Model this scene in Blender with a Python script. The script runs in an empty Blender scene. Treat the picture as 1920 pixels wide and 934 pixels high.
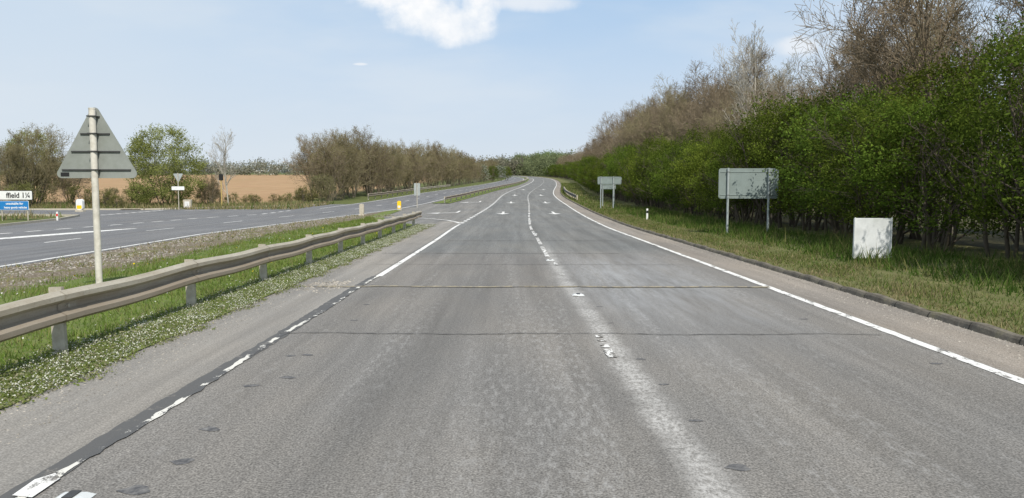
import bpy, math, random
import numpy as np
from mathutils import Vector, Matrix, Quaternion
random.seed(7); rng=np.random.default_rng(7)
scene=bpy.context.scene
COL=scene.collection

# ---------------------------------------------------------------- terrain
ST=np.array(sorted(set([-400,-150,-60,-30]+[i*2.0 for i in range(-10,111)]+[230+i*10 for i in range(0,50)]+[760,820,900,1000,1200,1500,2000,2600,3500])),float)
def zraw(y):
    if y<25: return 0.0
    if y<100: return .0285*(y-25)**2/150
    return .0285*75/2+.0285*(y-100)
ZT=np.array([zraw(y) for y in ST])
def zf(y): return float(np.interp(y,ST,ZT))
CY=[-400,-60,-10,10,26,37,70,113,180,250,330,420,520,620,720,900]
CX=[.93,.93,.93,.93,.93,.9,1.6,2.6,7.0,10.6,12.2,8.5,-4,-25,-55,-125]
def interp_s(y,Y,X):
    if y<=Y[0]: return X[0]
    if y>=Y[-1]: return X[-1]
    i=max(k for k in range(len(Y)-1) if Y[k]<=y)
    def m(k):
        a=max(k-1,0); b=min(k+1,len(Y)-1)
        return (X[b]-X[a])/(Y[b]-Y[a])
    h=Y[i+1]-Y[i]; t=(y-Y[i])/h
    return (2*t**3-3*t*t+1)*X[i]+(t**3-2*t*t+t)*h*m(i)+(-2*t**3+3*t*t)*X[i+1]+(t**3-t*t)*h*m(i+1)
CT=np.array([interp_s(y,CY,CX) for y in ST])
def c(y): return float(np.interp(y,ST,CT))
def lin(Y,X): return lambda y: float(np.interp(y,Y,X))
oppoff=lin([-60,16,30,45,62,113,180,250,2000],[-12.1,-12.3,-13.2,-12.4,-10.8,-9.5,-7.7,-7.2,-7.2])
def oppR(y): return c(y)+oppoff(y)
def oppL(y): return oppR(y)-7.4
baroff=lin([70,77,113,180,2000],[-9.0,-8.6,-7.0,-5.8,-5.6])

# ---------------------------------------------------------------- node helpers
def node(nt,typ,ins=None,**pr):
    n=nt.nodes.new(typ)
    for k,v in pr.items(): setattr(n,k,v)
    for k,v in (ins or {}).items():
        s=n.inputs[k]
        if isinstance(v,bpy.types.NodeSocket): nt.links.new(v,s)
        else: s.default_value=v
    return n
def M(nt,op,a,b=0.0,cc=None,clamp=False):
    d={0:a,1:b}
    if cc is not None: d[2]=cc
    n=node(nt,'ShaderNodeMath',d,operation=op); n.use_clamp=clamp
    return n.outputs[0]
def mixc(nt,f,a,b,mode='MIX'):
    n=nt.nodes.new('ShaderNodeMix'); n.data_type='RGBA'; n.blend_type=mode
    for s,v in ((n.inputs[0],f),(n.inputs[6],a),(n.inputs[7],b)):
        if isinstance(v,bpy.types.NodeSocket): nt.links.new(v,s)
        else:
            s.default_value = v if isinstance(v,(int,float)) else (tuple(v)+(1,))[:4]
    return n.outputs[2]
def noise(nt,vec,scale,detail=3,rough=.55,sc=None,loc=None):
    if sc or loc:
        vec=node(nt,'ShaderNodeMapping',{'Vector':vec,'Scale':sc or (1,1,1),'Location':loc or (0,0,0)}).outputs[0]
    return node(nt,'ShaderNodeTexNoise',{'Vector':vec,'Scale':scale,'Detail':detail,'Roughness':rough}).outputs[0]
def mr(nt,v,a,b,x=0.0,y=1.0,smooth=False):
    n=node(nt,'ShaderNodeMapRange',{0:v,1:a,2:b,3:x,4:y})
    if smooth: n.interpolation_type='SMOOTHSTEP'
    return n.outputs[0]
def pos(nt): return node(nt,'ShaderNodeNewGeometry').outputs['Position']
def objc(nt): return node(nt,'ShaderNodeTexCoord').outputs['Object']
def newmat(name):
    m=bpy.data.materials.new(name); m.use_nodes=True; nt=m.node_tree; nt.nodes.clear()
    return m,nt
def finish(nt,col,rough=.9,bump=None,bs=.3,bd=.01,metal=0.0,spec=.3,normal=None):
    b=node(nt,'ShaderNodeBsdfPrincipled',{'Roughness':rough,'Metallic':metal,'Specular IOR Level':spec})
    if isinstance(col,bpy.types.NodeSocket): nt.links.new(col,b.inputs['Base Color'])
    else: b.inputs['Base Color'].default_value=tuple(col)+(1,)
    if bump is not None:
        bn=node(nt,'ShaderNodeBump',{'Height':bump,'Strength':bs,'Distance':bd})
        nt.links.new(bn.outputs[0],b.inputs['Normal'])
    o=node(nt,'ShaderNodeOutputMaterial'); nt.links.new(b.outputs[0],o.inputs[0])
def simple(name,col,rough=.7,var=.2,scale=8,metal=0.0,dirt=None,spec=.3):
    m,nt=newmat(name); p=objc(nt)
    n=noise(nt,p,scale,4,.6)
    a=tuple(x*(1-var) for x in col); b=tuple(min(1,x*(1+var)) for x in col)
    cc=mixc(nt,mr(nt,n,.3,.7),a,b)
    if dirt:
        n2=noise(nt,p,scale*.35,5,.7,loc=(3,7,1))
        cc=mixc(nt,mr(nt,n2,.45,.7,0,.7),cc,dirt)
    finish(nt,cc,rough,metal=metal,spec=spec)
    return m

def asphalt_col(nt,base,scuff=.5,light=(.36,.35,.335),grain=.75):
    p=pos(nt)
    n1=noise(nt,p,70,1,.6)
    n1b=noise(nt,p,24,2,.85,loc=(5,5,5))
    n2=noise(nt,p,1.5,4,.65,sc=(1.6,.07,1))
    n3=noise(nt,p,.5,4,.6,sc=(1,.4,1),loc=(9,2,0))
    k=M(nt,'MULTIPLY',mr(nt,n1,.32,.68,1-.55*grain,1+.62*grain),mr(nt,n2,.3,.7,.80,1.22))
    k=M(nt,'MULTIPLY',k,mr(nt,n3,.3,.7,.90,1.10))
    k=M(nt,'MULTIPLY',k,mr(nt,n1b,.3,.7,1-.3*grain,1+.3*grain))
    comb=node(nt,'ShaderNodeCombineXYZ',{0:M(nt,'MULTIPLY',k,base[0]),1:M(nt,'MULTIPLY',k,base[1]),2:M(nt,'MULTIPLY',k,base[2])}).outputs[0]
    col=mixc(nt,mr(nt,n3,.4,.65,0,.5),comb,mixc(nt,1.0,comb,(1.06,1.0,.92),'MULTIPLY'))
    if scuff>0:
        st=noise(nt,p,1.0,2,.6,sc=(1.9,.07,1),loc=(2.3,4.1,0))
        fl=noise(nt,p,14,5,.85,sc=(1.2,.35,1))
        f=M(nt,'MULTIPLY',mr(nt,fl,.49,.64,0,1),mr(nt,st,.45,.62,0,1))
        f=M(nt,'MULTIPLY',f,scuff)
        col=mixc(nt,f,col,light)
    return col,n1,p
def asphalt(name,base,scuff=.5,light=(.37,.36,.345),grain=.75):
    m,nt=newmat(name); col,h,p=asphalt_col(nt,base,scuff,light,grain)
    if name=='main_asphalt':
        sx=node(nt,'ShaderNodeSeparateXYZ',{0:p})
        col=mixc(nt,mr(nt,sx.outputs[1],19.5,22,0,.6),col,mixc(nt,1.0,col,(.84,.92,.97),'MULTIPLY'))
        wob=M(nt,'MULTIPLY',M(nt,'SUBTRACT',noise(nt,p,1.6,3,.7),.5),.22)
        d=M(nt,'ABSOLUTE',M(nt,'ADD',wob,M(nt,'SUBTRACT',sx.outputs[0],M(nt,'ADD',1.08,mr(nt,sx.outputs[1],3,14,.08,-.05)))))
        wear=M(nt,'MULTIPLY',mr(nt,d,.02,.23,1,0,True),mr(nt,sx.outputs[1],20,27,1,0))
        fl=noise(nt,p,24,5,.85,sc=(1,.6,1),loc=(3,3,3))
        br=mr(nt,noise(nt,p,1.2,3,.6,sc=(.5,1,1),loc=(1,6,3)),.35,.55,.45,1)
        col=mixc(nt,M(nt,'MULTIPLY',M(nt,'MULTIPLY',wear,br),mr(nt,fl,.42,.58,.10,.9)),col,(.50,.485,.46))
        g=M(nt,'MULTIPLY',mr(nt,M(nt,'ABSOLUTE',M(nt,'SUBTRACT',sx.outputs[0],2.5)),.4,1.9,1,0,True),mr(nt,M(nt,'ABSOLUTE',M(nt,'SUBTRACT',sx.outputs[1],14.5)),1,8.5,1,0,True))
        fl2=noise(nt,p,3,5,.7,sc=(1.8,.16,1),loc=(6,3,3))
        col=mixc(nt,M(nt,'MULTIPLY',g,mr(nt,fl2,.34,.66,.12,.7)),col,(.36,.365,.37))
        for cx in (-.9,2.8):
            dd=M(nt,'ABSOLUTE',M(nt,'SUBTRACT',sx.outputs[0],cx))
            col=mixc(nt,M(nt,'MULTIPLY',mr(nt,dd,.05,.6,.18,0,True),mr(nt,sx.outputs[1],30,40,1,0)),col,(.08,.077,.072))
    finish(nt,col,.9,bump=h,bs=.5*grain/.75,bd=.006,spec=.25)
    return m
def paint(name,base,thr,soft=.06,white=(.76,.75,.72),scale=5,sc=(1,.5,1),under=None,scuff=.4):
    m,nt=newmat(name); col,h,p=asphalt_col(nt,base,scuff)
    if under:
        col=mixc(nt,mr(nt,noise(nt,p,6,4,.6),.58,.66,1,0),col,under)
    n=noise(nt,p,scale,6,.72,sc=sc,loc=(1,8,3))
    g=noise(nt,p,90,2,.6)
    f=M(nt,'ADD',n,M(nt,'MULTIPLY',M(nt,'SUBTRACT',g,.5),.16))
    f=mr(nt,f,thr,thr+soft,0,1)
    dirty=mixc(nt,mr(nt,noise(nt,p,14,3,.7),.4,.75,0,.4),white,(.46,.44,.41))
    col=mixc(nt,f,col,dirty)
    finish(nt,col,.8,bump=g,bs=.2,bd=.004,spec=.25)
    return m

BASE=(.172,.164,.153)
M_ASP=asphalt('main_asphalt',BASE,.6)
M_OPP=asphalt('opposite_asphalt',(.150,.151,.155),.3)
M_SIDE=asphalt('side_asphalt',(.18,.175,.165),.3)
M_SH=asphalt('shoulder_concrete',(.235,.222,.203),.5,(.34,.325,.30),.5)
M_SHR=asphalt('shoulder_dusty',(.235,.21,.183),.5,(.38,.35,.315),.6)
P_EDGE=paint('edge_paint',BASE,.41)
P_GOOD=paint('lane_paint',BASE,.38)
P_LANE=paint('worn_lane_paint',BASE,.47,.06,scale=9)
P_FRAG=paint('paint_remnants',BASE,.485,.02,scale=3.2,sc=(1.5,.8,1),white=(.68,.66,.60),under=(.10,.10,.10))
P_TAR=paint('tar_band',BASE,.95,.02,under=(.105,.104,.102))
P_YEL=paint('ochre_joint',BASE,.42,.14,white=(.33,.28,.18),scale=6)
P_CRK=paint('dark_joint',BASE,.38,.12,white=(.07,.065,.06),scale=9)
P_TARP=paint('tar_patch',BASE,.05,.05,white=(.08,.08,.083),scale=9)

def attr_leaf(name,trans=.4,lo=.8,hi=1.2,hue=(.487,.510)):
    m,nt=newmat(name)
    a=node(nt,'ShaderNodeAttribute',attribute_name='Col')
    oi=node(nt,'ShaderNodeObjectInfo')
    v=mr(nt,oi.outputs['Random'],0,1,lo,hi)
    r2=M(nt,'FRACT',M(nt,'MULTIPLY',oi.outputs['Random'],7.31))
    hs=node(nt,'ShaderNodeHueSaturation',{'Hue':mr(nt,r2,0,1,hue[0],hue[1]),'Value':v,'Color':a.outputs['Color']})
    d=node(nt,'ShaderNodeBsdfDiffuse',{'Color':hs.outputs[0]})
    t=node(nt,'ShaderNodeBsdfTranslucent',{'Color':hs.outputs[0]})
    mx=node(nt,'ShaderNodeMixShader',{0:trans,1:d.outputs[0],2:t.outputs[0]})
    o=node(nt,'ShaderNodeOutputMaterial',{0:mx.outputs[0]})
    return m
M_LEAF=attr_leaf('leaf',.38,.74,1.2,(.480,.508))
M_LEAFW=attr_leaf('leaf_pale',.42,.98,1.04,(.498,.502))
M_GRASS=attr_leaf('grass_blade',.35,.98,1.02,(.499,.501))
M_PETAL=attr_leaf('petal',.2,.98,1.02,(.499,.501))
def bark(name,a,b):
    m,nt=newmat(name)
    oi=node(nt,'ShaderNodeObjectInfo')
    col=mixc(nt,oi.outputs['Random'],a,b)
    d=node(nt,'ShaderNodeBsdfDiffuse',{'Color':col}); node(nt,'ShaderNodeOutputMaterial',{0:d.outputs[0]})
    return m
M_BARK=bark('bark_brown',(.14,.12,.09),(.22,.195,.15))
M_TWIG=bark('twig_brown',(.18,.145,.10),(.26,.21,.148))
M_OLIVE=bark('twig_olive',(.21,.185,.11),(.30,.26,.16))
M_PALE=bark('bark_pale',(.38,.355,.30),(.46,.425,.36))
M_DARK=bark('bark_dark',(.08,.07,.055),(.13,.11,.085))

def galv():
    m,nt=newmat('weathered_steel_painted_shade'); p=objc(nt)
    n=noise(nt,p,3,6,.7,sc=(1,.3,2)); n2=noise(nt,p,40,3,.6)
    col=mixc(nt,mr(nt,n,.35,.7),(.46,.425,.345),(.31,.262,.19))
    col=mixc(nt,mr(nt,n2,.55,.75,0,.45),col,(.20,.155,.105))
    sx=node(nt,'ShaderNodeSeparateXYZ',{0:p})
    col=mixc(nt,mr(nt,sx.outputs[2],.56,.47,0,.6),col,(.22,.17,.125))  # shade of the lower corrugation painted in as a darker brown
    finish(nt,col,.6,metal=.1,spec=.35)
    return m
M_GALV=galv()
M_GALVD=simple('dull_steel',(.13,.125,.115),.8,.2,5)
M_POST=simple('post_steel',(.46,.43,.36),.7,.2,9,.0,dirt=(.28,.22,.15))
M_SGREY=simple('sign_back_grey',(.25,.265,.245),.6,.1,6,.0,dirt=(.20,.215,.185))
M_BGREY=simple('sign_back_silver_green',(.215,.26,.25),.6,.1,3,.0,dirt=(.18,.215,.195))
M_LGREY=simple('sign_back_light',(.34,.37,.36),.6,.1,3,.0)
M_LEG=simple('leg_grey',(.33,.37,.37),.5,.1,6)
M_POLE=simple('pole_paint_flaking',(.60,.57,.50),.6,.12,10,.0,dirt=(.36,.32,.25))
M_CLAMP=simple('clamp_dark',(.05,.05,.05),.5,.2)
M_STIFF=simple('stiffener_grey',(.13,.14,.135),.6,.1)
M_WHITE=simple('white_paint',(.74,.75,.74),.5,.05,5,dirt=(.58,.58,.55))
M_WHITED=simple('white_paint_weathered',(.64,.66,.66),.6,.10,4,dirt=(.42,.44,.42))
M_BLUE=simple('sign_blue',(.02,.19,.48),.45,.06)
M_BLACK=simple('black_paint',(.02,.02,.02),.5,.1)
M_YEL=simple('yellow_reflective',(.85,.55,.02),.45,.08)
M_RED=simple('red_reflector',(.6,.03,.02),.4,.1)
M_CONCL=simple('concrete_light',(.45,.41,.33),.9,.15,9)
M_LETW=simple('letter_white',(.8,.8,.8),.5,.03)
M_LETB=simple('letter_black',(.02,.02,.02),.5,.03)
def kerbmat():
    m,nt=newmat('kerb_concrete'); p=pos(nt); sx=node(nt,'ShaderNodeSeparateXYZ',{0:p})
    n=noise(nt,p,3.2,6,.75); n2=noise(nt,p,30,3,.7)
    col=mixc(nt,mr(nt,n,.35,.65),(.12,.105,.085),(.22,.20,.165))
    col=mixc(nt,mr(nt,n,.52,.66,0,.8),col,(.19,.17,.095))
    col=mixc(nt,mr(nt,n2,.4,.7,0,.4),col,(.08,.07,.055))
    jn=M(nt,'FRACT',M(nt,'DIVIDE',sx.outputs[1],.915))
    col=mixc(nt,mr(nt,jn,.02,.03,.85,0),col,(.03,.028,.025))
    finish(nt,col,.95,bump=n,bs=.7,bd=.03,spec=.1); return m
M_KERB=kerbmat()

def ground_mat():
    m,nt=newmat('ground_cover'); p=pos(nt); sx=node(nt,'ShaderNodeSeparateXYZ',{0:p})
    n=noise(nt,p,1.2,5,.7); n2=noise(nt,p,9,4,.7,loc=(4,1,0)); n3=noise(nt,p,.08,4,.5)
    g=mixc(nt,mr(nt,n,.35,.65),(.07,.10,.03),(.14,.155,.055))
    g=mixc(nt,mr(nt,n2,.5,.7,0,.6),g,(.20,.16,.10))
    f=mixc(nt,mr(nt,noise(nt,p,.5,5,.6,sc=(1,.2,1)),.3,.7),(.33,.205,.115),(.41,.275,.155))
    f=mixc(nt,mr(nt,n3,.45,.7,0,.4),f,(.28,.21,.10))
    far=M(nt,'MULTIPLY',mr(nt,sx.outputs[0],-24,-28,0,1),mr(nt,sx.outputs[1],76,79,0,1))
    far2=mr(nt,sx.outputs[1],620,640,1,0)
    col=mixc(nt,M(nt,'MULTIPLY',far,far2),g,f)
    dark_belt=M(nt,'MULTIPLY',mr(nt,sx.outputs[0],9,10,0,.8),mr(nt,sx.outputs[1],420,430,1,0))
    col=mixc(nt,dark_belt,col,(.07,.06,.035))  # ground colour turns darker from the right hedge outwards
    finish(nt,col,.95,bump=n2,bs=.4,bd=.05,spec=.1)
    return m
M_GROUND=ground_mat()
def verge_mat(name,a,b,d):
    m,nt=newmat(name); p=pos(nt)
    n=noise(nt,p,2.2,5,.7); n2=noise(nt,p,16,4,.7,loc=(4,1,0))
    g=mixc(nt,mr(nt,n,.35,.65),a,b); g=mixc(nt,mr(nt,n2,.45,.7,0,.7),g,d)
    finish(nt,g,.95,bump=n2,bs=.5,bd=.04,spec=.1); return m
M_VERGE=verge_mat('verge_dry_grass',(.10,.12,.04),(.17,.165,.07),(.20,.165,.10))
M_MED=verge_mat('median_grass',(.10,.15,.035),(.16,.20,.055),(.19,.165,.10))
def gravel_mat():
    m,nt=newmat('gravel'); p=pos(nt)
    v=node(nt,'ShaderNodeTexVoronoi',{'Vector':p,'Scale':20.0}); n=noise(nt,p,1.0,5,.7)
    k=mixc(nt,mr(nt,v.outputs['Distance'],.1,.6),(.34,.295,.235),(.14,.115,.085))
    k=mixc(nt,mr(nt,noise(nt,p,5,5,.7),.45,.6,0,.6),k,(.16,.125,.09))
    k=mixc(nt,mr(nt,n,.50,.60,0,.8),k,(.15,.15,.06))
    finish(nt,k,.95,bump=v.outputs['Distance'],bs=.6,bd=.03,spec=.1); return m
M_GRAVEL=gravel_mat()

# ---------------------------------------------------------------- mesh helpers
class MB:
    def __init__(s): s.v=[]; s.f=[]
    def add(s,vs,fs):
        o=len(s.v); s.v+= [tuple(x) for x in vs]; s.f+=[tuple(i+o for i in f) for f in fs]
    def box(s,x0,x1,y0,y1,z0,z1):
        s.add([(x0,y0,z0),(x1,y0,z0),(x1,y1,z0),(x0,y1,z0),(x0,y0,z1),(x1,y0,z1),(x1,y1,z1),(x0,y1,z1)],
              [(0,3,2,1),(4,5,6,7),(0,1,5,4),(1,2,6,5),(2,3,7,6),(3,0,4,7)])
    def cyl(s,x,y,z0,z1,r,k=14,r2=None,cap=True):
        r2=r if r2 is None else r2
        vs=[(x+r*math.cos(2*math.pi*i/k),y+r*math.sin(2*math.pi*i/k),z0) for i in range(k)]+[(x+r2*math.cos(2*math.pi*i/k),y+r2*math.sin(2*math.pi*i/k),z1) for i in range(k)]
        fs=[(i,(i+1)%k,(i+1)%k+k,i+k) for i in range(k)]
        if cap: fs+=[tuple(range(k-1,-1,-1)),tuple(range(k,2*k))]
        s.add(vs,fs)
    def plate(s,poly,y0,y1):
        k=len(poly)
        vs=[(a,y0,b) for a,b in poly]+[(a,y1,b) for a,b in poly]
        s.add(vs,[tuple(range(k)),tuple(range(2*k-1,k-1,-1))]+[(i,i+k,(i+1)%k+k,(i+1)%k) for i in range(k)])
    def mesh(s,name,mat,smooth=False):
        me=bpy.data.meshes.new(name); me.from_pydata(s.v,[],s.f); me.validate(); me.update()
        me.materials.append(mat)
        if smooth: me.polygons.foreach_set('use_smooth',[True]*len(me.polygons))
        return me
def rrect(x0,x1,z0,z1,r,k=5):
    P=[]
    for cx,cz,a in ((x1-r,z1-r,0),(x0+r,z1-r,90),(x0+r,z0+r,180),(x1-r,z0+r,270)):
        for i in range(k+1):
            t=math.radians(a+90*i/k); P.append((cx+r*math.cos(t),cz+r*math.sin(t)))
    return P
def rpoly(pts,r,k=6):
    out=[];n=len(pts)
    for i in range(n):
        p=Vector(pts[i]);a=(Vector(pts[i-1])-p).normalized();b=(Vector(pts[(i+1)%n])-p).normalized()
        ang=a.angle(b)/2; L=r/math.tan(ang); ctr=p+(a+b).normalized()*(r/math.sin(ang))
        s=p+a*L-ctr; e=p+b*L-ctr
        a0=math.atan2(s.y,s.x); a1=math.atan2(e.y,e.x); d=(a1-a0+math.pi)%(2*math.pi)-math.pi
        for j in range(k+1):
            t=a0+d*j/k; out.append((ctr.x+r*math.cos(t),ctr.y+r*math.sin(t)))
    return out
def obj(name,data,parent=None,loc=(0,0,0)):
    o=bpy.data.objects.new(name,data); COL.objects.link(o); o.location=loc
    if parent: o.parent=parent
    return o
def thing(name,label,cat,loc=(0,0,0),group=None,rotz=0):
    o=obj(name,None,None,loc); o.empty_display_size=.3; o['label']=label; o['category']=cat
    if group: o['group']=group
    o.rotation_euler=(0,0,rotz)
    return o
def bevel(o,w=.006):
    m=o.modifiers.new('bevel','BEVEL'); m.width=w; m.segments=2; m.limit_method='ANGLE'
def npmesh(name,V,k,mat,cols=None):
    me=bpy.data.meshes.new(name); n=len(V); nf=n//k
    me.vertices.add(n); me.vertices.foreach_set('co',V.astype(np.float32).ravel())
    me.loops.add(n); me.loops.foreach_set('vertex_index',np.arange(n,dtype=np.int32))
    me.polygons.add(nf); me.polygons.foreach_set('loop_start',np.arange(0,n,k,dtype=np.int32))
    me.update(calc_edges=True)
    if cols is not None:
        a=me.attributes.new('Col','FLOAT_COLOR','POINT')
        a.data.foreach_set('color',np.hstack([cols,np.ones((n,1))]).astype(np.float32).ravel())
    me.materials.append(mat); return me
def struct(o): o['kind']='structure'; return o

def stations(y0,y1,extra=None):
    s=[y0]+[float(v) for v in ST if y0<v<y1]+[y1]
    if extra: s=sorted(set(s+[v for v in extra if y0<v<y1]))
    return s
def strip(name,y0,y1,xl,xr,dz,mat,nx=1,kind=True,bump=0,extra=None,dzr=None):
    ys=stations(y0,y1,extra); mb=MB(); vs=[];fs=[]
    for y in ys:
        a,b=xl(y),xr(y)
        for i in range(nx+1):
            t=i/nx; z=zf(y)+dz+((dzr-dz)*t if dzr is not None else 0)
            if bump and 0<i<nx: z+=bump*(math.sin(y*1.3+i*2)+math.sin(y*.7-i))*.5
            vs.append((a+(b-a)*t,y,z))
    for j in range(len(ys)-1):
        for i in range(nx):
            q=j*(nx+1)+i; fs.append((q,q+1,q+nx+2,q+nx+1))
    mb.add(vs,fs); o=obj(name,mb.mesh(name,mat))
    if kind: struct(o)
    return o

# ---------------------------------------------------------------- ground & roads
xs=[-3000,-1500,-700,-300,-150,-80,-40,-20,0,20,40,80,150,300,700,1500,3000]
mb=MB(); vs=[];fs=[]
for y in ST:
    for x in xs: vs.append((x,y,zf(y)-.03))
for j in range(len(ST)-1):
    for i in range(len(xs)-1):
        q=j*len(xs)+i; fs.append((q,q+1,q+len(xs)+1,q+len(xs)))
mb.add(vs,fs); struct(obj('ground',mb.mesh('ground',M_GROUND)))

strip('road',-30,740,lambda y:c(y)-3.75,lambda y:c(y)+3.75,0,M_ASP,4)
strip('left_shoulder_paving',-30,42,lambda y:c(y)-4.99,lambda y:c(y)-3.75,0,M_SH)
strip('right_shoulder_paving',-30,740,lambda y:c(y)+3.75,lambda y:c(y)+4.72,0,M_SHR)
strip('opposite_road',-30,740,oppL,oppR,0,M_OPP,3)
strip('central_crossing_paving',30,740,oppR,lambda y:c(y)-3.75,-.012,M_SIDE,2)
sl=lin([10,20,36,44,49,50.4,52,53,60,61,70,76],[-18.2,-19.2,-25,-26.7,-28.5,-33,-60,-150,-150,-30,-19.3,-18.4])
strip('side_road',10,75,lambda y:sl(y),lambda y:oppL(y)+.3,-.008,M_OPP,4,extra=[49,50.4,52,53,60,61,70])
strip('right_verge',-30,740,lambda y:c(y)+4.84,lambda y:c(y)+12,.07,M_VERGE,6,bump=.03,dzr=.18)
mr_=lin([-30,35,38,42,48,60,62],[-3.99,-3.99,-4.8,-7.0,-8.3,-8.9,-9.2])
gw=lambda y:(3.0 if y<40 else max(.3,3.0-(y-40)*.16))
strip('median_verge',-30,61.5,lambda y:oppR(y)+gw(y),lambda y:mr_(y),.03,M_MED,8,bump=.03,dzr=.012)
strip('median_gravel',-30,58,lambda y:oppR(y)+.12,lambda y:oppR(y)+gw(y),.015,M_GRAVEL,4,bump=.02,dzr=.03)
strip('central_reservation',77,740,lambda y:oppR(y)+.4,lambda y:c(y)+baroff(y)+.45,.03,M_MED,2)
def kerb(name,y0,y1,xf,side,w=.13,h=.08,mat=M_KERB):
    mb=MB()
    ys=[y0]
    while ys[-1]<60: ys.append(ys[-1]+.3 if ys[-1]>2 else ys[-1]+1)
    ys=sorted(set([round(v,3) for v in ys]+[float(s) for s in stations(60,y1)]+[float(v) for v in ST if y0<v<60])); vs=[];fs=[]
    for y in ys:
        x=xf(y); j=.012*math.sin(y*4.1)+.010*math.sin(y*9.7)
        hh=h+(.010*math.sin(y*2.3)+.012*math.sin(y*7.1+1))
        for dx,dz in ((0+j,-.02),(.03+j,hh-.03),(.055+j,hh),(w,hh+.005),(w,-.02)):
            vs.append((x+side*dx,y,zf(y)+dz))
    for j in range(len(ys)-1):
        for i in range(4):
            q=j*5+i; fs.append((q,q+1,q+6,q+5))
    mb.add(vs,fs); struct(obj(name,mb.mesh(name,mat)))
kerb('kerb',-30,740,lambda y:c(y)+4.72,1)
def kerbpath(name,pts,w=.14,h=.11):
    mb=MB()
    for (x0,y0),(x1,y1) in zip(pts[:-1],pts[1:]):
        n=max(1,int(abs(y1-y0)/2)+1)
        for i in range(n):
            a=i/n;b=(i+1)/n
            p=Vector((x0+(x1-x0)*a,y0+(y1-y0)*a,0));q=Vector((x0+(x1-x0)*b,y0+(y1-y0)*b,0))
            d=(q-p).normalized(); nn=Vector((-d.y,d.x,0))*w
            z0,z1=zf(p.y),zf(q.y)
            mb.add([(p.x,p.y,z0-.03),(p.x,p.y,z0+h),(p.x+nn.x,p.y+nn.y,z0+h),(p.x+nn.x,p.y+nn.y,z0-.03),
                    (q.x,q.y,z1-.03),(q.x,q.y,z1+h),(q.x+nn.x,q.y+nn.y,z1+h),(q.x+nn.x,q.y+nn.y,z1-.03)],
                   [(0,1,5,4),(1,2,6,5),(2,3,7,6)])
    struct(obj(name,mb.mesh(name,M_CONCL)))
kerbpath('junction_kerb',[(-18.6,74),(-19.3,70),(-30,61),(-150,60)])
kerbpath('verge_kerb',[(-150,52.9),(-60,52),(-33,50.4),(-28.5,49),(-26.7,44),(-25,36),(-19.2,20)])
strip('footway',60.6,75,lambda y:lin([60,61,70,76],[-32,-32,-23.5,-21])(y),lambda y:lin([60,61,70,76],[-31,-30.1,-19.45,-18.6])(y),.06,M_SHR)

# ---------------------------------------------------------------- markings
class Mark(MB):
    def seg(s,y0,y1,xf,w,dz=.005):
        ys=stations(y0,y1)
        for a,b in zip(ys[:-1],ys[1:]):
            xa,xb=xf(a),xf(b)
            s.add([(xa-w/2,a,zf(a)+dz),(xa+w/2,a,zf(a)+dz),(xb+w/2,b,zf(b)+dz),(xb-w/2,b,zf(b)+dz)],[(0,1,2,3)])
    def poly(s,P,dz=.005):
        s.add([(x,y,zf(y)+dz) for x,y in P],[tuple(range(len(P)))])
    def rag(s,y0,y1,xf,w,dz,amp,step=.12):
        n=max(1,int((y1-y0)/step))
        L=[];Rr=[]
        for i in range(n+1):
            y=y0+(y1-y0)*i/n; e=random.uniform(-amp,amp); g=random.uniform(-amp,amp)
            L.append((xf(y)-w/2+e,y,zf(y)+dz)); Rr.append((xf(y)+w/2+g,y,zf(y)+dz))
        for i in range(n): s.add([L[i],Rr[i],Rr[i+1],L[i+1]],[(0,1,2,3)])
    def done(s,name,mat): return struct(obj(name,s.mesh(name,mat)))
k=Mark(); k.rag(-10,40,lambda y:c(y)+3.66,.13,.005,.008,.25); k.seg(40,700,lambda y:c(y)+3.66,.13)
k.done('right_edge_marking',P_EDGE)
k=Mark(); k.rag(-6,15,lambda y:c(y)-3.70+.015*math.sin(y*.9),.17,.005,.014); k.done('tar_band',P_TAR)
k=Mark(); k.rag(-6,15,lambda y:c(y)-3.645+.02*math.sin(y*1.3),.055,.009,.014,.08); k.done('broken_edge_marking',P_FRAG)
k=Mark(); k.poly([(-2.79,4.05),(-2.66,4.02),(-2.67,4.3),(-2.75,4.38),(-2.81,4.28)],.013); k.done('broken_edge_marking',P_GOOD)
k=Mark(); k.seg(15,38.5,lambda y:c(y)-3.62,.13)
y=39.5
while y<150: k.seg(y,y+1.2,lambda y:c(y)-3.62,.2); y+=2.2
k.seg(150,600,lambda y:c(y)-3.6,.15)
pts=[(c(39)-3.64,39.2),(-3.1,41),(-3.7,43),(-4.8,45),(-6.4,46.8),(-8.2,48)]
for (x0,y0),(x1,y1) in zip(pts[:-1],pts[1:]):
    k.poly([(x0-.08,y0-.02),(x0+.08,y0+.06),(x1+.08,y1+.06),(x1-.08,y1-.02)],.012)
k.done('left_edge_marking',P_GOOD)
k=Mark()
for a,b in ((7.55,7.95),(8.05,8.2),(8.4,8.5),(8.62,8.75),(12.1,12.3),(15.2,15.4),(17.2,17.9)): k.rag(a,b,lambda y:c(y)+.10,.09,.009,.012,.06)
y=19.5
while y<420: k.seg(y,y+3.6,lambda y:c(y)+.0,.12,.009); y+=(4.6 if y<110 else 6)
k.done('centre_lane_marking',P_LANE)
def arrow(k,x,y,L=4.5,turn=0):
    w=.1
    k.poly([(x-w,y+1.2),(x+w,y+1.2),(x+w*.8,y+L),(x-w*.8,y+L)],.01)
    if not turn: k.poly([(x,y-.5),(x+.5,y+1.2),(x-.5,y+1.2)],.01)
    else:
        k.poly([(x-w,y+1.2),(x-1.2,y+.3),(x-1.2,y-.1),(x+w,y+.8)],.01)
        k.poly([(x-2.2,y-.1),(x-1.2,y-.8),(x-1.2,y+1.1)],.01)
k=Mark()
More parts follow.
